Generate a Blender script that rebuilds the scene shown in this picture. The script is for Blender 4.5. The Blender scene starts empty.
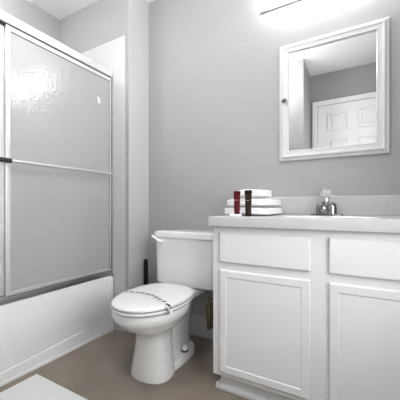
import bpy, bmesh, math, random
from mathutils import Vector, Matrix
random.seed(4)
S = bpy.context.scene
COL = S.collection
PI = math.pi

# ------------------------------------------------------------------ camera, light, exposure
cam = bpy.data.cameras.new('camera'); camo = bpy.data.objects.new('camera', cam); COL.objects.link(camo)
cam.sensor_width = 36; cam.lens = 36 * 280 / 400; cam.clip_start = .02
cam.shift_y = 7 / 400
camo.location = (0, 0, .9)
camo.rotation_euler = (PI / 2, 0, math.atan2(160, 280))
S.camera = camo
S.view_settings.view_transform = 'Standard'; S.view_settings.look = 'None'
S.view_settings.gamma = 1; S.view_settings.use_curve_mapping = False
EXPOSURE = 1.36
S.view_settings.exposure = EXPOSURE
W = bpy.data.worlds.new('world'); S.world = W; W.use_nodes = True
W.node_tree.nodes['Background'].inputs[0].default_value = (1, 1, 1, 1)
W.node_tree.nodes['Background'].inputs[1].default_value = .3
VANITY_GLOW = 6.5
CEILING_FILL = 23.0
SHOWER_FILL = 24.0
# daylight is an area lamp added as fill behind a made-up window
fill = bpy.data.lights.new('fill_lamp', 'AREA'); fill.shape = 'RECTANGLE'; fill.size = 1.0; fill.size_y = 1.15; fill.energy = 15; fill.color = (1, .99, .98)
fillo = bpy.data.objects.new('fill_lamp', fill); COL.objects.link(fillo); fillo.location = (.62, .52, 1.24); fillo.rotation_euler = (0, PI / 2, 0)

# ------------------------------------------------------------------ materials
def mat(name, col, rough=.5, metal=0, bump=None, mottle=None, spec=.5, coat=0, **kw):
    m = bpy.data.materials.new(name); m.use_nodes = True
    n = m.node_tree.nodes; l = m.node_tree.links; b = n['Principled BSDF']
    b.inputs['Base Color'].default_value = (*col, 1); b.inputs['Roughness'].default_value = rough
    b.inputs['Metallic'].default_value = metal; b.inputs['Specular IOR Level'].default_value = spec
    b.inputs['Coat Weight'].default_value = coat
    for k, v in kw.items(): b.inputs[k.replace('_', ' ')].default_value = v
    tc = n.new('ShaderNodeTexCoord')
    if mottle:
        sc, c2, lo, hi = mottle
        t = n.new('ShaderNodeTexNoise'); t.inputs['Scale'].default_value = sc; t.inputs['Detail'].default_value = 6
        l.new(tc.outputs['Object'], t.inputs['Vector'])
        r = n.new('ShaderNodeValToRGB'); r.color_ramp.elements[0].position = lo; r.color_ramp.elements[1].position = hi
        r.color_ramp.elements[0].color = (*col, 1); r.color_ramp.elements[1].color = (*c2, 1)
        l.new(t.outputs['Fac'], r.inputs['Fac']); l.new(r.outputs['Color'], b.inputs['Base Color'])
    if bump:
        sc, st, dist = bump
        t = n.new('ShaderNodeTexNoise'); t.inputs['Scale'].default_value = sc; t.inputs['Detail'].default_value = 3
        l.new(tc.outputs['Object'], t.inputs['Vector'])
        bp = n.new('ShaderNodeBump'); bp.inputs['Strength'].default_value = st; bp.inputs['Distance'].default_value = dist
        l.new(t.outputs['Fac'], bp.inputs['Height']); l.new(bp.outputs['Normal'], b.inputs['Normal'])
    return m
def emit(name, col, s):
    m = bpy.data.materials.new(name); m.use_nodes = True
    b = m.node_tree.nodes['Principled BSDF']
    b.inputs['Base Color'].default_value = (.9, .9, .9, 1)
    b.inputs['Emission Color'].default_value = (*col, 1); b.inputs['Emission Strength'].default_value = s
    return m
M = {}
M['wall'] = mat('wall_paint', (.34, .34, .345), .75, bump=(95, .27, .006), spec=.25)
M['ceiling'] = mat('ceiling_paint', (.88, .88, .88), .85, bump=(60, .4, .008), spec=.2)
M['trim'] = mat('white_trim_paint', (.74, .74, .74), .4)
M['mirror_frame'] = mat('mirror_frame_paint', (.60, .60, .60), .35)
M['cabinet'] = mat('white_cabinet_paint', (.70, .70, .705), .45, bump=(40, .05, .004))
M['china'] = mat('white_china', (.78, .78, .78), .1, coat=.5)
M['seat'] = mat('white_seat_plastic', (.72, .72, .72), .16)
M['tub'] = mat('white_enamel', (.76, .76, .76), .18, coat=.2)
M['surround'] = mat('surround_plastic', (.50, .50, .50), .3)
M['counter'] = mat('speckled_counter', (.42, .42, .42), .25, mottle=(420, (.49, .49, .49), .4, .6))
M['chrome'] = mat('chrome', (.8, .8, .8), .07, metal=1)
M['dark_chrome'] = mat('brushed_chrome', (.24, .24, .24), .2, metal=1)
M['frame_metal'] = mat('satin_aluminium', (.76, .76, .76), .38, metal=.7)
M['mirror'] = mat('mirror_silver', (.70, .70, .70), .015, metal=1)
M['track'] = mat('dull_aluminium', (.5, .5, .5), .3, metal=1)
M['dark_metal'] = mat('dark_metal', (.16, .16, .16), .3, metal=.8)
M['black'] = mat('black_plastic', (.004, .004, .004), .6, spec=.15)
M['seal'] = mat('grey_seal', (.05, .05, .05), .5)
M['base'] = mat('baseboard_paint', (.43, .43, .435), .5)
M['corner'] = mat('return_sheet_grey', (.50, .50, .50), .6)
M['rubber'] = mat('dark_rubber', (.02, .02, .02), .5)
M['floor'] = mat('vinyl_floor', (.185, .152, .126), .36, mottle=(7, (.235, .196, .165), .35, .7), bump=(120, .05, .003))
M['towel'] = mat('white_terry', (.95, .95, .95), .95, bump=(320, .9, .006), spec=.1, Sheen_Weight=.3)
M['mat'] = mat('white_bath_mat', (.82, .83, .84), .95, bump=(260, .9, .008), spec=.1)
M['red'] = mat('red_tube', (.08, .003, .008), .55, spec=.2)
M['red_dark'] = mat('dark_red_crimp', (.06, .002, .005), .55, spec=.2)
M['brown_tube'] = mat('dark_brown_tube', (.018, .010, .006), .55, spec=.2)
M['brown_dark'] = mat('near_black_crimp', (.006, .004, .003), .55, spec=.2)
M['print'] = mat('pale_print', (.28, .22, .18), .5)
M['ink'] = mat('dark_grey_ink', (.06, .06, .06), .6)
M['paper'] = mat('white_paper', (.85, .85, .85), .7)
M['cloth'] = mat('brown_cloth', (.022, .015, .007), .9, mottle=(60, (.07, .05, .022), .35, .7), bump=(90, .6, .006))
M['acrylic'] = mat('clear_acrylic', (.95, .95, .95), .05, Transmission_Weight=.75, IOR=1.45)
M['glow'] = emit('vanity_diffuser', (1, .985, .96), VANITY_GLOW)
M['dome'] = emit('ceiling_fill_glow', (1, .99, .97), CEILING_FILL)
M['shower_fill_glow'] = emit('shower_fill_glow', (1, .99, .97), SHOWER_FILL)
M['plate'] = mat('fixture_plate', (.22, .22, .22), .35)

pm = bpy.data.materials.new('fill_window_glass'); pm.use_nodes = True
_n = pm.node_tree.nodes; _n.clear(); _o = _n.new('ShaderNodeOutputMaterial'); _t = _n.new('ShaderNodeBsdfTransparent'); _t.inputs[0].default_value = (.95, .96, .96, 1)
_g = _n.new('ShaderNodeBsdfGlossy'); _g.inputs['Roughness'].default_value = .02; _x = _n.new('ShaderNodeMixShader'); _x.inputs[0].default_value = .06
pm.node_tree.links.new(_t.outputs[0], _x.inputs[1]); pm.node_tree.links.new(_g.outputs[0], _x.inputs[2]); pm.node_tree.links.new(_x.outputs[0], _o.inputs[0])
M['pane'] = pm
def glass_mat():
    m = bpy.data.materials.new('obscure_glass'); m.use_nodes = True
    n = m.node_tree.nodes; l = m.node_tree.links; n.clear()
    out = n.new('ShaderNodeOutputMaterial')
    tc = n.new('ShaderNodeTexCoord')
    mp = n.new('ShaderNodeMapping'); mp.inputs['Scale'].default_value = (1, 1, 1)
    l.new(tc.outputs['Object'], mp.inputs['Vector'])
    t = n.new('ShaderNodeTexNoise'); t.inputs['Scale'].default_value = 62; t.inputs['Detail'].default_value = 1
    l.new(mp.outputs['Vector'], t.inputs['Vector'])
    bp = n.new('ShaderNodeBump'); bp.inputs['Strength'].default_value = .42; bp.inputs['Distance'].default_value = .003
    l.new(t.outputs['Fac'], bp.inputs['Height'])
    d = n.new('ShaderNodeBsdfDiffuse'); d.inputs[0].default_value = (.67, .67, .67, 1)
    tl = n.new('ShaderNodeBsdfTranslucent'); tl.inputs[0].default_value = (.78, .78, .78, 1)
    rf = n.new('ShaderNodeBsdfRefraction'); rf.inputs['Roughness'].default_value = .28; rf.inputs['IOR'].default_value = 1.05
    rf.inputs[0].default_value = (.95, .95, .95, 1)
    g = n.new('ShaderNodeBsdfGlossy'); g.inputs['Roughness'].default_value = .15
    for x in (rf, g, d): l.new(bp.outputs['Normal'], x.inputs['Normal'])
    m1 = n.new('ShaderNodeMixShader'); m1.inputs[0].default_value = .35
    l.new(d.outputs[0], m1.inputs[1]); l.new(tl.outputs[0], m1.inputs[2])
    m2 = n.new('ShaderNodeMixShader'); m2.inputs[0].default_value = .22
    l.new(m1.outputs[0], m2.inputs[1]); l.new(rf.outputs[0], m2.inputs[2])
    fr = n.new('ShaderNodeFresnel'); fr.inputs['IOR'].default_value = 1.75
    l.new(bp.outputs['Normal'], fr.inputs['Normal'])
    m3 = n.new('ShaderNodeMixShader')
    l.new(fr.outputs[0], m3.inputs[0]); l.new(m2.outputs[0], m3.inputs[1]); l.new(g.outputs[0], m3.inputs[2])
    l.new(m3.outputs[0], out.inputs[0])
    return m
M['glass'] = glass_mat()

# ------------------------------------------------------------------ helpers
def BM(): return bmesh.new()
def box(bm, x0, x1, y0, y1, z0, z1, bev=0, seg=2):
    t = BM()
    bmesh.ops.create_cube(t, size=1)
    for v in t.verts:
        v.co = Vector(((x0 + x1) / 2 + v.co.x * (x1 - x0), (y0 + y1) / 2 + v.co.y * (y1 - y0), (z0 + z1) / 2 + v.co.z * (z1 - z0)))
    if bev: bmesh.ops.bevel(t, geom=t.edges[:] , offset=bev, segments=seg, profile=.5, affect='EDGES')
    merge(bm, t); return bm
def merge(bm, t, mtx=None):
    if mtx is not None: bmesh.ops.transform(t, matrix=mtx, verts=t.verts)
    me = bpy.data.meshes.new('tmp'); t.to_mesh(me); t.free(); bm.from_mesh(me); bpy.data.meshes.remove(me)
def loft(bm, loops, cap0=True, cap1=True, closed=True):
    t = BM(); rings = [[t.verts.new(p) for p in lp] for lp in loops]
    n = len(rings[0])
    for a, b in zip(rings, rings[1:]):
        for i in range(n if closed else n - 1):
            j = (i + 1) % n; t.faces.new((a[i], a[j], b[j], b[i]))
    if cap0: t.faces.new(rings[0][::-1])
    if cap1: t.faces.new(rings[-1])
    bmesh.ops.recalc_face_normals(t, faces=t.faces)
    merge(bm, t); return bm
def sup(cx, cy, z, a, b, p=2.0, n=48, b2=None):
    """superellipse loop; b = reach towards -y, b2 = reach towards +y"""
    out = []
    for i in range(n):
        th = 2 * PI * i / n; c, s = math.cos(th), math.sin(th)
        x = a * math.copysign(abs(c) ** (2 / p), c); y = math.copysign(abs(s) ** (2 / p), s)
        y *= (b if s < 0 else (b2 if b2 is not None else b))
        out.append((cx + x, cy + y, z))
    return out
def lathe(bm, prof, center=(0, 0, 0), axis='Z', n=32):
    loops = []
    for r, h in prof:
        r = max(r, 1e-5)
        lp = []
        for i in range(n):
            th = 2 * PI * i / n; c, s = r * math.cos(th), r * math.sin(th)
            p = {'Z': (c, s, h), 'Y': (c, h, s), 'X': (h, c, s)}[axis]
            lp.append(tuple(Vector(p) + Vector(center)))
        loops.append(lp)
    return loft(bm, loops)
def tube(bm, pts, r, n=12, sx=1, caps=True):
    pts = [Vector(p) for p in pts]; rr = r if isinstance(r, (list, tuple)) else [r] * len(pts)
    loops = []
    for i, p in enumerate(pts):
        d = (pts[min(i + 1, len(pts) - 1)] - pts[max(i - 1, 0)]).normalized()
        u = Vector((0, 0, 1)) if abs(d.z) < .9 else Vector((0, 1, 0))
        a = d.cross(u).normalized(); b = a.cross(d).normalized()
        loops.append([tuple(p + a * (math.cos(2 * PI * k / n) * rr[i] * sx) + b * (math.sin(2 * PI * k / n) * rr[i])) for k in range(n)])
    return loft(bm, loops, caps, caps)
def wpos(o):
    v = Vector(o.location)
    while o.parent: o = o.parent; v += Vector(o.location)
    return v
def obj(name, bm, m, parent=None, smooth=None, label=None, sub=0, bevel=0, at=None):
    me = bpy.data.meshes.new(name)
    bmesh.ops.recalc_face_normals(bm, faces=bm.faces)
    if at is None and parent is None:
        xs = [v.co for v in bm.verts]
        at = Vector(((min(c.x for c in xs) + max(c.x for c in xs)) / 2, (min(c.y for c in xs) + max(c.y for c in xs)) / 2, min(c.z for c in xs)))
    off = wpos(parent) if parent else Vector(at)
    bmesh.ops.translate(bm, verts=bm.verts, vec=-off)
    bm.to_mesh(me); bm.free()
    o = bpy.data.objects.new(name, me); COL.objects.link(o); me.materials.append(m)
    if parent: o.parent = parent
    else: o.location = off
    if smooth is not None:
        for p in me.polygons: p.use_smooth = True
        me.set_sharp_from_angle(angle=math.radians(smooth))
    if sub:
        s = o.modifiers.new('s', 'SUBSURF'); s.levels = sub; s.render_levels = sub
    if label: o['label'] = label
    return o
def tag(o, label, cat, group=None):
    o['label'] = label; o['category'] = cat
    if group: o['group'] = group
    return o
def thing(name, loc, label, cat, group=None):
    o = bpy.data.objects.new(name, None); COL.objects.link(o); o.location = loc; o.empty_display_size = .05
    return tag(o, label, cat, group)
def struct(name, bm, m, parent=None, smooth=None):
    o = obj(name, bm, m, parent, smooth)
    if not parent: o['kind'] = 'structure'
    return o

# ------------------------------------------------------------------ room shell
XL, XR, YB, YA, YF = -2.217, .40, 1.694, 1.478, -.27
XW, XE, YE, ZC = -1.431, -.525, .20, 2.487
T = .1
struct('floor', box(BM(), XL - T, XR + T, YF - T, YB + T, -.1, 0), M['floor'])
struct('ceiling', box(BM(), XL - T, XR + T, YF - T, YB + T, ZC, ZC + .1), M['ceiling'])
struct('wall_back', box(BM(), XL - T, XR + T, YB, YB + T, 0, ZC), M['wall'])
struct('wall_left', box(BM(), XL - T, XL, YF - T, YB, 0, ZC), M['wall'])
WY0, WY1, WZ0, WZ1 = .07, .97, .62, 1.85
bm = BM(); box(bm, XR, XR + T, YF, WY0, 0, ZC); box(bm, XR, XR + T, WY1, YB, 0, ZC); box(bm, XR, XR + T, WY0, WY1, 0, WZ0); box(bm, XR, XR + T, WY0, WY1, WZ1, ZC)
struct('wall_right', bm, M['wall'])
wn = thing('fill_window', (XR + .05, (WY0 + WY1) / 2, WZ0), 'x', 'x'); del wn['category']; del wn['label']; wn['kind'] = 'structure'  # made-up window out of view, added to let the fill light in
bm = BM()
for a in ((WY0, WY0 + .04, WZ0, WZ1), (WY1 - .04, WY1, WZ0, WZ1), (WY0 + .04, WY1 - .04, WZ0, WZ0 + .04), (WY0 + .04, WY1 - .04, WZ1 - .04, WZ1), (WY0 + .04, WY1 - .04, 1.22, 1.25)):
    box(bm, XR + .03, XR + .07, a[0], a[1], a[2], a[3], .003)
obj('fill_window_frame', bm, M['trim'], wn)
bm = BM(); box(bm, XR + .048, XR + .052, WY0 + .03, WY1 - .03, WZ0 + .03, WZ1 - .03); obj('fill_window_pane', bm, M['pane'], wn)
struct('wall_front', box(BM(), XL, XR + T, YF - T, YF, 0, ZC), M['wall'])
struct('wall_alcove', box(BM(), XL, XW, YA, YB, 0, ZC), M['wall'])
struct('wall_entry', box(BM(), XL, XE, YF, YE, 0, ZC), M['wall'])
bm = BM(); box(bm, XW, XW + .004, YA + .002, YB - .001, .0, ZC - .001)  # thin sheet over the return face, paler than the walls
struct('return_sheet', bm, M['corner'])
def baseboard(name, x0, x1, y0, y1, h=.15):
    bm = BM(); box(bm, x0, x1, y0, y1, 0, h, .003)
    struct(name, bm, M['base'])
baseboard('baseboard_back', XW + .012, -.60, YB - .012, YB)
baseboard('baseboard_alcove', XW + .004, XW + .014, YA, YB - .012)
baseboard('baseboard_entry', XE, XE + .012, YF, YE)

# door behind the camera (seen in the mirror)
dx0, dx1, dz = -.436, .299, 2.094
d = thing('door_1', ((dx0 + dx1) / 2, YF, 0), 'x', 'x'); del d['category']; del d['label']; d['kind'] = 'structure'
bm = BM(); box(bm, dx0, dx1, YF + .004, YF + .018, .008, dz)
cols = [(-.331, -.118), (-.019, .194)]
rows = [(1.79, 2.0), (1.02, 1.69), (.24, .88)]
def frame_ring(bm, x0, x1, z0, z1, y, prof):
    """mitred moulding round a rectangle in an x-z plane; prof = (inset, out towards +y)"""
    loops = []
    for u, o in prof:
        loops.append([(x0 + u, y + o, z0 + u), (x1 - u, y + o, z0 + u), (x1 - u, y + o, z1 - u), (x0 + u, y + o, z1 - u)])
    loft(bm, loops, False, False)
for z0, z1 in rows:
    for x0, x1 in cols:
        frame_ring(bm, x0, x1, z0, z1, YF + .022, [(0, -.005), (.003, .006), (.012, .008), (.018, -.002), (.03, -.002), (.045, .008), (.046, -.001)])
        box(bm, x0 + .044, x1 - .044, YF + .015, YF + .030, z0 + .044, z1 - .044)
obj('door_leaf', bm, M['trim'], d)
bm = BM(); lathe(bm, [(.028, .022), (.028, .028), (.012, .032), (.012, .05), (.026, .06), (.028, .07), (.02, .08), (0, .082)], (dx1 - .06, YF, .98), 'Y')
obj('door_knob', bm, M['dark_chrome'], d, 40)
bm = BM()
box(bm, dx0 - .061, dx0 - .004, YF, YF + .03, 0, dz + .06, .004)
box(bm, dx1 + .004, dx1 + .061, YF, YF + .03, 0, dz + .06, .004)
box(bm, dx0 - .061, dx1 + .061, YF, YF + .031, dz + .004, dz + .062, .004)
struct('trim_1', bm, M['trim'])

# ------------------------------------------------------------------ bathtub
TX = -1.575
tub = thing('bathtub', (-1.9, .84, 0), 'white alcove bathtub with smooth apron under the glass shower doors', 'bathtub')
bm = BM()
cx, cy = (XL + TX) / 2, (YE + 1.47) / 2; ha, hb = (TX - XL) / 2 - .004, (1.47 - YE) / 2 - .002
n = 96
def rrect(z, a, b, r):
    out = []
    for qx, qy, s in ((1, 1, 0), (-1, 1, 1), (-1, -1, 2), (1, -1, 3)):
        for k in range(n // 4):
            th = (s + k / (n // 4 - 1)) * PI / 2
            out.append((cx + qx * (a - r) + r * math.cos(th), cy + qy * (b - r) + r * math.sin(th), z))
    return out
loft(bm, [rrect(.36, ha, hb, .01), rrect(.392, ha, hb, .012), rrect(.40, ha - .008, hb - .008, .012), rrect(.402, ha - .06, hb - .06, .12), rrect(.396, ha - .075, hb - .07, .13),
          rrect(.36, ha - .085, hb - .085, .13), rrect(.14, ha - .12, hb - .16, .12), rrect(.11, ha - .16, hb - .22, .1)], False, True)
obj('basin', bm, M['tub'], tub, 40)
bm = BM()
box(bm, TX - .03, TX, YE + .002, 1.468, 0, .385, .003)
def yz_prism(bm, pts, x0, x1):
    loft(bm, [[(x0, y, z) for y, z in pts], [(x1, y, z) for y, z in pts]])
yz_prism(bm, [(YE + .002, 0), (1.468, 0), (1.468, .102), (YE + .002, .032)], TX - .005, TX + .007)
yz_prism(bm, [(1.415, .09), (1.468, .09), (1.468, .39), (1.445, .39), (1.425, .30)], TX - .005, TX + .005)
obj('apron', bm, M['tub'], tub, 30)
bm = BM(); lathe(bm, [(.03, 0), (.03, .004), (.01, .005)], (-1.9, 1.15, .112)); obj('drain', bm, M['chrome'], tub, 40)
bm = BM(); yz_prism(bm, [(YE + .02, 0), (1.468, 0), (1.468, .013), (YE + .02, .013)], TX + .007, TX + .014); struct('trim_2', bm, M['trim'])

bm = BM(); box(bm, XL + .011, -1.459, YA - .0045, YA - .0005, .404, 2.13, .0015); box(bm, -1.566, -1.459, YA - .0045, YA - .0005, .001, .41, .0015)
tag(obj('surround_panel', bm, M['surround'], None), 'pale wall panel at the far end of the tub, right of the shower door', 'wall panel')
bm = BM(); box(bm, XL + .001, XL + .010, YE + .01, YA - .005, .404, 2.13, .003)
tag(obj('surround_panel', bm, M['surround'], None), 'long pale wall panel seen dimly behind the textured shower glass', 'wall panel')

# ------------------------------------------------------------------ shower enclosure
YJ = YA - .005
fr = thing('shower_door_frame', (TX - .02, .84, .40), 'silver metal frame of the sliding shower doors standing on the tub rim', 'shower frame')
bm = BM(); box(bm, TX - .055, TX - .006, YE + .01, YJ, 1.852, 1.903, .004); box(bm, TX - .052, TX - .044, YE + .012, YJ - .002, 1.80, 1.853)
obj('header', bm, M['frame_metal'], fr)
bm = BM(); box(bm, TX - .044, TX - .0085, YE + .012, YJ - .018, 1.8445, 1.852); box(bm, TX - .040, TX - .012, YJ - .0158, YJ - .0100, .445, 1.84); box(bm, TX - .050, TX - .0125, YE + .03, YJ - .019, .428, .4365)
obj('seal', bm, M['seal'], fr, None, 'dark rubber seal')
bm = BM(); box(bm, TX - .058, TX - .004, YE + .01, YJ, .401, .428, .003); box(bm, TX - .012, TX - .006, YE + .01, YJ, .42, .441, .002); box(bm, TX - .058, TX - .052, YE + .01, YJ, .42, .455, .002)
obj('bottom_track', bm, M['track'], fr)
for y0, y1 in ((YJ - .010, YJ), (YE + .01, YE + .028)):
    bm = BM(); box(bm, TX - .052, TX - .008, y0, y1, .43, 1.852, .002); obj('jamb', bm, M['track'], fr)

def sliding(x, y0, y1, label, bar):
    r = thing('sliding_shower_door', (x, (y0 + y1) / 2, .43), label, 'shower door', 'sliding shower doors')
    bm = BM(); box(bm, x - .003, x + .003, y0 + .008, y1 - .008, .452, 1.822); obj('glass_pane', bm, M['glass'], r)
    bm = BM()
    for q in ((y1 - .0135, y1 - .011, .456, 1.818), (y0 + .022, y1 - .011, 1.8160, 1.8182)):
        box(bm, x - .0055, x + .0055, *q)
    obj('gasket', bm, M['seal'], r, None, 'dark glazing gasket')
    bm = BM(); box(bm, x - .008, x + .008, y0, y1, 1.818, 1.843, .002); obj('top_rail', bm, M['frame_metal'], r)
    bm = BM(); box(bm, x - .007, x + .007, y0, y1, .438, .456, .002); obj('bottom_rail', bm, M['frame_metal'], r)
    for a, b in ((y0, y0 + .022), (y1 - (.011 if bar else .045), y1)):
        bm = BM(); box(bm, x - .008, x + .009, a, b, .456, 1.818, .003); obj('stile', bm, M['frame_metal'], r)
    if bar:
        tb = obj('towel_bar', tube(BM(), [(x + .032, y0 + .008, 1.138), (x + .032, y1 - .008, 1.14)], .0075, 16), M['frame_metal'], r, 40)
        bm = BM()
        for yy in (y0 + .016, y1 - .012): tube(bm, [(x + .008, yy, 1.139), (x + .033, yy, 1.139)], .007)
        obj('bracket', bm, M['frame_metal'], tb, 40)
        bm = BM(); tube(bm, [(x + .032, y0 - .045, 1.138), (x + .032, y0 + .012, 1.138)], .0125, 16)
        obj('end_cap', bm, M['rubber'], tb, 40, 'dark rubber end cap')
        bm = BM(); lathe(bm, [(.016, 0), (.016, .003), (0, .004)], (0, 0, 0), 'X')
        for v in bm.verts: v.co.z *= 1.5
        bmesh.ops.translate(bm, verts=bm.verts, vec=(x + .0032, 1.35, 1.647)); obj('sticker', bm, M['mirror_frame'], r, None, 'small white oval sticker')
    return r
sliding(TX - .016, .757, YJ - .0165, 'far textured glass shower door with a towel bar and oval sticker', True)
sliding(TX - .038, YE + .03, .775, 'near textured glass shower door without a bar, cut by the left edge', False)

# ------------------------------------------------------------------ toilet
CX = -.984
toi = thing('toilet', (CX, 1.30, 0), 'white two-piece toilet with closed lid between tub and vanity', 'toilet')
bm = BM()
sec = [  # z, half width, front y, back y, power
    (0, .120, 1.102, 1.32, 2.2), (.012, .120, 1.102, 1.32, 2.2), (.03, .116, 1.104, 1.32, 2.2), (.10, .104, 1.114, 1.32, 2.2), (.18, .092, 1.124, 1.325, 2.2),
    (.225, .090, 1.115, 1.345, 2.2), (.245, .100, 1.092, 1.38, 2.1), (.265, .124, 1.055, 1.41, 2.1), (.288, .150, 1.016, 1.43, 2.1),
    (.312, .168, .990, 1.44, 2.1), (.328, .176, .979, 1.445, 2.1), (.334, .182, .973, 1.445, 2.1), (.363, .186, .968, 1.448, 2.15), (.378, .183, .971, 1.446, 2.15), (.381, .170, .985, 1.43, 2.1)]
loft(bm, [sup(CX + (.004 if z > .24 else 0), 1.19, z, w, 1.19 - f, p, 56, b - 1.19) for z, w, f, b, p in sec])
# foot plate, trapway and tank shelf
loft(bm, [sup(CX, 1.36, z, w, bb, 3.2, 48) for z, w, bb in ((0, .106, .185), (.034, .104, .183), (.042, .098, .177))])
loft(bm, [sup(CX, 1.40, z, w, bb, 2.8, 40) for z, w, bb in ((.03, .052, .15), (.12, .048, .15), (.2, .052, .16), (.3, .066, .17), (.345, .075, .18))])
loft(bm, [sup(CX, 1.51, z, w, bb, 4, 48) for z, w, bb in ((.335, .10, .13), (.36, .125, .15), (.385, .13, .15), (.392, .125, .146))])
obj('bowl', bm, M['china'], toi, 50)
def egg(z, k=1.0, grow=0):
    out = []
    a, f, b = .187 + grow, .244 + grow, .243 + grow
    for i in range(64):
        th = 2 * PI * i / 64; c, s = math.cos(th), math.sin(th)
        p = 2.05 if s < 0 else 2.7
        x = a * math.copysign(abs(c) ** (2 / p), c); y = math.copysign(abs(s) ** (2 / p), s) * (f if s < 0 else b)
        out.append((CX + .005 + x * k, 1.203 + y * k, z))
    return out
bm = BM(); loft(bm, [egg(.3845, .95), egg(.387, .985), egg(.390, 1), egg(.398, 1), egg(.401, .985), egg(.4012, .93)]); obj('seat', bm, M['seat'], toi, 40)
bm = BM(); loft(bm, [egg(.4052, .93), egg(.4054, .975), egg(.4085, .998), egg(.4165, .998), egg(.421, .975), egg(.4245, .90), egg(.427, .75), egg(.429, .5), egg(.430, .2)]); obj('lid', bm, M['seat'], toi, 50)
for sx in (-1, 1):
    bm = BM(); tube(bm, [(CX + sx * .075 - .022, 1.437, .406), (CX + sx * .075 + .022, 1.437, .406)], .013, 16); box(bm, CX + sx * .075 - .018, CX + sx * .075 + .018, 1.42, 1.455, .388, .406, .003)
    obj('hinge', bm, M['seat'], toi, 40)
    bc = thing('bolt_cap', (0, 0, 0), 'x', 'x'); bpy.data.objects.remove(bc)
    bm = BM(); lathe(bm, [(.016, .0), (.016, .003), (.006, .004), (.006, .010), (.017, .011), (.016, .026), (.010, .034), (0, .036)], (CX + sx * .076, 1.405, .0415), n=24)
    c = obj('bolt_cap', bm, M['seat'], toi, 40)
    bm = BM(); lathe(bm, [(.0, .0), (.023, .0005), (.023, .0035), (.0, .004)], (CX + sx * .076, 1.405, .0415), n=24); obj('washer', bm, M['dark_metal'], c, 40, 'dark metal washer')
TC = CX + .012
bm = BM(); loft(bm, [sup(TC, 1.58, z, w, d, 8, 64) for z, w, d in ((.398, .202, .098), (.404, .213, .106), (.42, .216, .109), (.55, .220, .111), (.70, .223, .113), (.702, .217, .108))]); obj('tank', bm, M['china'], toi, 40)
bm = BM(); loft(bm, [sup(TC, 1.577, z, w, d, 8, 64) for z, w, d in ((.7, .225, .113), (.704, .231, .118), (.728, .233, .119), (.737, .230, .116), (.742, .220, .107), (.7435, .15, .07))]); obj('tank_lid', bm, M['china'], toi, 40)
bm = BM(); ly = 1.464
tube(bm, [(-1.128, ly + .02, .674), (-1.128, ly - .012, .674)], .012)
tube(bm, [(-1.126, ly - .012, .672), (-1.140, ly - .016, .682), (-1.158, ly - .017, .694), (-1.190, ly - .017, .710)], [.010, .010, .0085, .008], 12)
obj('flush_lever', bm, M['china'], toi, 40)

# paper band round the lid
BX = CX + .005; KX = 1.034
band = thing('paper_band', (CX, 1.15, .43), 'printed paper sanitary band wrapped across the toilet lid', 'paper band')
prof = [(-.172, .418), (-.165, .4265), (-.13, .4295), (-.06, .4315), (0, .432), (.06, .4315), (.13, .4295), (.160, .4265), (.176, .419), (.1795, .4085), (.183, .398), (.185, .388)]
def bandc(u): return 1.150 + .018 * math.cos(u * 9 + .2) - (.05 * max(0, u - .02) / .16)
def zb(u):
    for (xa, za), (xb, zb_) in zip(prof, prof[1:]):
        if xa <= u <= xb: return za + (zb_ - za) * (u - xa) / (xb - xa)
    return .43
us = [prof[0][0], prof[1][0]] + [-.155 + .0157 * k for k in range(20)]
bm = BM(); loops = []
for u, z in [(u, zb(u)) for u in us] + prof[8:]:
    yc = bandc(min(u, .17)); hw = .019 if z > .41 else .012
    loops.append([(BX + KX * u, yc - hw, z), (BX + KX * u, yc + hw, z), (BX + KX * u + .0003, yc + hw, z - .0006), (BX + KX * u + .0003, yc - hw, z - .0006)])
loft(bm, loops); obj('strip', bm, M['seat'], band)
bm = BM(); r2 = random.Random(7)
u = -.16
while u < .155:
    w = r2.uniform(.018, .028); h = r2.uniform(.012, .018); sl = r2.uniform(-.003, .004)
    y0 = bandc(u + w / 2) - h / 2 + r2.uniform(-.003, .003)
    loft(bm, [[(BX + KX * q, y0 + dy, zb(q) + .0002), (BX + KX * q, y0 + dy + h, zb(q) + .0002), (BX + KX * q, y0 + dy + h, zb(q) + .001), (BX + KX * q, y0 + dy, zb(q) + .001)] for q, dy in ((u, 0), (u + w, sl))])
    u += w + r2.uniform(.010, .018)
yq = bandc(.17)
loft(bm, [[(BX + KX * .1705, yq - .008, .4235), (BX + KX * .1705, yq + .010, .4235), (BX + KX * .171, yq + .010, .4245), (BX + KX * .171, yq - .008, .4245)], [(BX + KX * .1800, yq - .006, .410), (BX + KX * .1800, yq + .010, .410), (BX + KX * .1812, yq + .010, .4105), (BX + KX * .1812, yq - .006, .4105)]])
obj('lettering', bm, M['ink'], band, None, 'dark grey broken lettering')

# toilet brush in the corner behind the toilet
tb = thing('toilet_brush', (-1.376, 1.60, 0), 'black toilet brush handle rising in the corner behind the toilet', 'toilet brush')
bm = BM(); lathe(bm, [(.036, 0), (.038, .004), (.040, .12), (.037, .122), (.034, .118), (.032, .01), (0, .01)], (-1.376, 1.60, 0)); obj('holder', bm, M['black'], tb, 40)
bm = BM(); lathe(bm, [(.006, .03), (.006, .16), (.0135, .19), (.0155, .30), (.0155, .495), (.013, .508), (.008, .514), (0, .516)], (-1.376, 1.60, 0), n=20); obj('handle', bm, M['black'], tb, 40)
bm = BM(); lathe(bm, [(.012, .02), (.026, .03), (.028, .08), (.012, .1)], (-1.376, 1.60, 0), n=20); obj('bristles', bm, M['rubber'], tb, 40)

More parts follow.
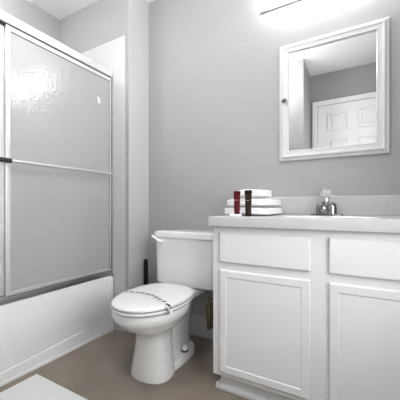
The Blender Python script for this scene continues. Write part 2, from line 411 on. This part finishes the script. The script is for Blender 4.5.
# ------------------------------------------------------------------ vanity
VX0, VX1, VY = -.624, .335, 1.222
van = thing('vanity_cabinet', ((VX0 + VX1) / 2, 1.45, 0), 'white bathroom vanity cabinet with panelled doors under the counter', 'cabinet')
bm = BM()
box(bm, VX0, VX1 + .064, VY, VY + .02, .088, .806, .0015)
box(bm, VX0, VX0 + .016, VY + .02, YB - .001, .088, .806); box(bm, XR - .018, XR - .002, VY + .02, YB - .001, .088, .806)
box(bm, VX0 + .016, XR - .018, VY + .02, YB - .001, .088, .104)
obj('carcass', bm, M['cabinet'], van)
bm = BM(); box(bm, VX0 + .020, XR - .002, 1.268, YB - .013, 0, .088)
loft(bm, [[(x, 1.252, 0), (x, 1.269, 0), (x, 1.269, .024), (x, 1.263, .024), (x, 1.252, .012)] for x in (VX0 - .002, XR - .002)])
loft(bm, [[(VX0 - .002, y, 0), (VX0 + .021, y, 0), (VX0 + .021, y, .024), (VX0 + .009, y, .024), (VX0 - .002, y, .012)] for y in (1.2525, YB - .014)])
obj('plinth', bm, M['cabinet'], van)
DF = VY - .015
def front(name, x0, x1, z0, z1, panel):
    bm = BM()
    if panel:
        # bevelled rails with a sunk flat centre
        loops = []
        for u, y in ((0, VY - .0005), (0, DF + .004), (.004, DF), (.032, DF), (.0345, DF + .002), (.038, DF + .0035), (.042, DF + .003), (.046, DF + .003)):
            loops.append([(x0 + u, y, z0 + u), (x1 - u, y, z0 + u), (x1 - u, y, z1 - u), (x0 + u, y, z1 - u)])
        loft(bm, loops, True, True)
    else:
        loops = []
        for u, y in ((0, VY - .0005), (0, DF + .003), (.002, DF + .001), (.005, DF)):
            loops.append([(x0 + u, y, z0 + u), (x1 - u, y, z0 + u), (x1 - u, y, z1 - u), (x0 + u, y, z1 - u)])
        loft(bm, loops, True, True)
    return obj(name, bm, M['cabinet'], van)
front('drawer_front', -.583, -.176, .638, .776, False); front('drawer_front', -.105, .302, .638, .776, False)
front('door', -.583, -.176, .113, .601, True); front('door', -.105, .302, .113, .601, True)

ct = thing('countertop', (-.12, 1.44, .807), 'pale speckled vanity countertop with backsplash and sunken oval sink', 'countertop')
CX0, CX1, CY0, CY1, CZ0, CZ1 = -.633, XR - .001, 1.190, YB - .001, .808, .856
ex, ey, ea, eb = -.13, 1.40, .205, .145
def rectring(z, ins):
    x0, x1, y0, y1 = CX0 + ins, CX1 - ins * 0, CY0 + ins, CY1
    out = []
    corners = [math.atan2(y - ey, x - ex) % (2 * PI) for x in (x0, x1) for y in (y0, y1)]
    for th in ANG:
        c, s = math.cos(th), math.sin(th)
        k = min(((x1 - ex) / c if c > 1e-9 else (x0 - ex) / c if c < -1e-9 else 1e9), ((y1 - ey) / s if s > 1e-9 else (y0 - ey) / s if s < -1e-9 else 1e9))
        out.append((ex + c * k, ey + s * k, z))
    return out
ANG = sorted([2 * PI * i / 72 for i in range(72)] + [math.atan2(y - ey, x - ex) % (2 * PI) for x in (CX0, CX1) for y in (CY0, CY1)])
def ell(z, k): return [(ex + ea * k * math.cos(t), ey + eb * k * math.sin(t), z) for t in ANG]
bm = BM()
loft(bm, [ell(CZ0, 1.02), rectring(CZ0, .002), rectring(CZ0 + .002, 0), rectring(CZ1 - .007, 0), rectring(CZ1 - .002, .002), rectring(CZ1, .007), ell(CZ1, 1.08), ell(CZ1 - .002, 1.03)], False, False)
obj('slab', bm, M['counter'], ct, 30)
bm = BM(); loft(bm, [ell(CZ1 - .002, 1.03), ell(CZ1 - .008, 1.0), ell(CZ1 - .05, .93), ell(CZ1 - .09, .8), ell(CZ1 - .115, .55), ell(CZ1 - .122, .12)], False, True)
obj('sink_bowl', bm, M['china'], ct, 60)
bm = BM(); lathe(bm, [(.022, 0), (.022, .003), (.008, .004)], (ex, ey, CZ1 - .1215)); obj('drain', bm, M['chrome'], ct, 40)
bm = BM(); box(bm, CX0 + .004, CX1, YB - .022, YB - .001, CZ1 - .001, .960, .004); obj('backsplash', bm, M['counter'], ct)

# faucet
fx, fy, fz = -.153, 1.605, CZ1
fa = thing('faucet', (fx, fy, fz), 'chrome single-knob faucet on the counter behind the sink', 'faucet')
bm = BM(); loft(bm, [sup(fx, fy, fz + z, w, dd, 2.6, 48) for z, w, dd in ((0, .080, .025), (.004, .080, .025), (.007, .076, .022), (.008, .05, .018))]); obj('base_plate', bm, M['dark_chrome'], fa, 40)
bm = BM()
loft(bm, [sup(fx, fy, fz + z, w, dd, 3, 40) for z, w, dd in ((.006, .051, .028), (.03, .0505, .028), (.046, .049, .027), (.060, .045, .025), (.068, .034, .020), (.073, .014, .012))])
obj('body', bm, M['dark_chrome'], fa, 40)
bm = BM()
pts = [(fx, fy - .004, fz + .052), (fx, fy - .04, fz + .054), (fx, fy - .08, fz + .047), (fx, fy - .115, fz + .034), (fx, fy - .125, fz + .024)]
tube(bm, pts, [.018, .017, .015, .013, .011], 16, 1.5)
obj('spout', bm, M['dark_chrome'], fa, 50)
bm = BM(); lathe(bm, [(.012, .071), (.010, .080), (.010, .092), (.014, .095)], (fx, fy, fz)); obj('stem', bm, M['chrome'], fa, 40)
bm = BM(); lathe(bm, [(.013, .092), (.025, .098), (.030, .108), (.029, .119), (.022, .130), (.011, .135), (0, .136)], (fx - .002, fy, fz), n=10); obj('knob', bm, M['acrylic'], fa)
bm = BM(); lathe(bm, [(.010, .134), (.013, .1355), (.012, .139), (0, .140)], (fx - .006, fy, fz), n=24); obj('knob_cap', bm, M['chrome'], fa, 40)

# towels
def towel(x0, x1, y0, y1, z0, z1, label, seed, rot=0):
    """a folded towel: rounded fold at the front and left, leaves seen on the right end"""
    rr = random.Random(seed)
    bm = BM(); h = z1 - z0; leaves = 1
    for k in range(leaves):
        a, b = z0 + h * k / leaves + .0006, z0 + h * (k + 1) / leaves - .0006
        dx, dy = rr.uniform(0, .006), rr.uniform(0, .006)
        t = BM(); bmesh.ops.create_cube(t, size=1)
        bmesh.ops.subdivide_edges(t, edges=t.edges[:], cuts=5, use_grid_fill=True)
        for v in t.verts:
            u = Vector(v.co) * 2
            hx, hy, hz = (x1 - x0) / 2, (y1 - y0) / 2, (b - a) / 2
            r = hz * .7
            # box with round edges
            inner = Vector((max(-hx + r, min(hx - r, u.x * hx)), max(-hy + r, min(hy - r, u.y * hy)), max(-hz + r * .98, min(hz - r * .98, u.z * hz))))
            dlt = Vector((u.x * hx, u.y * hy, u.z * hz)) - inner
            p = inner + (dlt.normalized() * r if dlt.length > 1e-6 else Vector((0, 0, 0)))
            if abs(u.z) < .05 and max(abs(u.x), abs(u.y)) > .99: p.x *= 1 - .004 / hx; p.y *= 1 - .004 / hy
            wob = .0022 * math.sin(p.x * 40 + seed + k) + .0018 * math.sin(p.y * 33 + 2 * seed + k * 2)
            v.co = Vector(((x0 + x1) / 2 + p.x - dx, (y0 + y1) / 2 + p.y + dy, (a + b) / 2 + p.z + (wob if k or p.z > 0 else max(wob, 0))))
        merge(bm, t)
    c = Vector(((x0 + x1) / 2, (y0 + y1) / 2, 0))
    bmesh.ops.rotate(bm, verts=bm.verts, cent=c, matrix=Matrix.Rotation(rot, 3, 'Z'))
    return tag(obj('folded_towel', bm, M['towel'], None, 60, sub=1), label, 'towel', 'folded white towels')
z = CZ1 + .001
towel(-.618, -.378, 1.305, 1.64, z, z + .043, 'large folded white towel lying on the counter at bottom of the stack', 1)
towel(-.602, -.380, 1.310, 1.635, z + .0455, z + .0885, 'large folded white towel in the middle of the three-towel stack', 2)
towel(-.540, -.398, 1.315, 1.48, z + .091, z + .133, 'small folded white towel on top of the stack beside the tubes', 3)

# toiletry tubes and the packet
def toiletry(x, y, z0, h, w, m, mtop, label, name='toiletry_tube'):
    r = thing(name, (x, y, z0), label, 'toiletry tube', 'toiletry tubes')
    r.rotation_euler = (0, 0, 0)
    bm = BM(); loft(bm, [sup(x, y, z0 + zz * h, a * w, b * w, 2.4, 32) for zz, a, b in ((0, .36, .34), (.02, .38, .36), (.14, .38, .36), (.15, .36, .34))]); obj('cap', bm, mtop, r, 40)
    bm = BM(); loft(bm, [sup(x, y, z0 + zz * h, a * w, b * w, p, 32) for zz, a, b, p in ((.15, .40, .36, 2.2), (.2, .41, .36, 2.2), (.55, .45, .24, 2.2), (.8, .48, .10, 2.6), (.86, .49, .05, 3))]); obj('tube_body', bm, m, r, 40)
    bm = BM(); box(bm, x - .5 * w, x + .5 * w, y - .0022, y + .0022, z0 + .855 * h, z0 + h, .0008); obj('crimped_end', bm, mtop, r)
    bm = BM()
    for k in range(3): box(bm, x - .006 + k * .0045, x - .003 + k * .0045, y - .235 * w - .0012, y - .20 * w, z0 + .58 * h, z0 + .62 * h)
    obj('logo', bm, M['print'], r, None, 'tiny pale logo')
    return r
pk = box(BM(), -.545, -.492, 1.236, 1.275, z - .0005, z + .0095, .003)
tag(obj('soap_packet', pk, M['paper'], None, 30), 'small white soap packet lying under the red tube on the counter', 'soap')
toiletry(-.513, 1.256, z + .0095, .110, .034, M['red'], M['red_dark'], 'dark red toiletry tube standing before the towels')
toiletry(-.457, 1.258, z - .0005, .123, .035, M['brown_tube'], M['brown_dark'], 'dark brown toiletry tube standing right of the red one')

# brown cloth on a little hook at the vanity's side
hk = thing('wall_hook', (VX0, 1.243, .41), 'small metal hook on the left side of the vanity holding brown cloth', 'hook')
bm = BM(); box(bm, VX0 - .003, VX0, 1.233, 1.253, .40, .44, .001); tube(bm, [(VX0 - .002, 1.243, .43), (VX0 - .02, 1.243, .426), (VX0 - .03, 1.243, .432)], .003)
obj('hook_body', bm, M['dark_metal'], hk)
bm = BM()
for sgn, (x, y) in enumerate(((VX0 - .033, 1.243), (VX0 - .018, 1.247))):
    loops = []
    for k, (zz, a, b) in enumerate(((.285, .006, .010), (.30, .011, .018), (.345, .013, .018), (.385, .014, .016), (.408, .012, .013), (.418, .008, .008), (.43, .007, .007), (.446, .004, .005), (.456 - .01 * sgn, .001, .001))):
        lp = []
        for i in range(24):
            th = 2 * PI * i / 24; w = 1 + .22 * math.sin(5 * th + k * .4 + sgn)
            lp.append((x + a * w * math.cos(th) + .003 * math.sin(k), y + b * w * math.sin(th), zz + (.012 * sgn if k < 2 else 0)))
        loops.append(lp)
    loft(bm, loops)
tag(obj('hanging_cloth', bm, M['cloth'], None, 50), 'brown gathered cloth hanging beside the vanity near the toilet', 'cloth')

# ------------------------------------------------------------------ mirror cabinet
mx0, mx1, mz0, mz1 = -.416, .128, 1.171, 1.850
mc = thing('medicine_cabinet', ((mx0 + mx1) / 2, YB, mz0), 'white framed mirror cabinet hung on the wall above the counter', 'mirror cabinet')
MY = YB
bm = BM()
prof = [(0, 0), (0, .012), (.004, .016), (.012, .017), (.016, .026), (.022, .031), (.028, .030), (.031, .026), (.047, .026), (.050, .029), (.053, .028), (.056, .020), (.057, .010)]
loops = [[(mx0 + u, MY - o, mz0 + u), (mx1 - u, MY - o, mz0 + u), (mx1 - u, MY - o, mz1 - u), (mx0 + u, MY - o, mz1 - u)] for u, o in prof]
loft(bm, loops, False, False); obj('frame', bm, M['mirror_frame'], mc)
bm = BM(); box(bm, mx0 + .055, mx1 - .055, MY - .018, MY - .004, mz0 + .055, mz1 - .055); obj('mirror', bm, M['mirror'], mc)
bm = BM(); lathe(bm, [(.006, -.024), (.006, -.034), (.012, -.037), (.014, -.043), (.010, -.050), (0, -.052)], (-.384, MY, 1.518), 'Y', 24); obj('knob', bm, M['dark_metal'], mc, 40)

# ------------------------------------------------------------------ lights
vl = thing('vanity_light', (-.14, YB, 2.10), 'long white vanity light bar glowing on the wall above the mirror', 'light')
bm = BM(); box(bm, -.535, .255, YB - .010, YB, 2.094, 2.106, .003); box(bm, -.455, .18, YB - .010, YB, 2.10, 2.20); obj('back_plate', bm, M['plate'], vl)
bm = BM(); box(bm, -.463, .185, YB - .115, YB - .010, 2.108, 2.21, .008); obj('diffuser', bm, M['glow'], vl)
LX, LY = -.85, .58  # globe lamp out of view, added to fill the room with light
cl = thing('ceiling_fill', (LX, LY, ZC), 'unseen white opal globe light added under the ceiling as fill', 'light')
bm = BM(); lathe(bm, [(.07, -.001), (.07, -.015), (.05, -.025), (.014, -.03), (.012, -.12), (.05, -.13), (.05, -.15)], (LX, LY, ZC)); obj('stem', bm, M['trim'], cl, 40)
bm = BM(); lathe(bm, [(.11 * math.sin(PI * k / 16), -.245 + .11 * math.cos(PI * k / 16)) for k in range(17)], (LX, LY, ZC)); obj('globe', bm, M['dome'], cl, 60)

SX, SY = -1.90, .70  # lamp over the tub, out of view, added to brighten the alcove
sl = thing('shower_fill', (SX, SY, ZC), 'small unseen round ceiling light added above the bathtub as fill', 'light')
bm = BM(); lathe(bm, [(.10, -.001), (.105, -.010), (.09, -.018)], (SX, SY, ZC)); obj('pan', bm, M['trim'], sl, 40)
bm = BM(); lathe(bm, [(.088, -.018), (.092, -.045), (.08, -.075), (.045, -.095), (0, -.10)], (SX, SY, ZC)); obj('dome', bm, M['shower_fill_glow'], sl, 60)

# ------------------------------------------------------------------ bath mat
bm = BM(); box(bm, -1.497, -1.02, .30, .866, .0005, .012, .004); 
tag(obj('bath_mat', bm, M['mat'], None, 40), 'white terry bath mat lying on the floor beside the tub', 'bath mat')
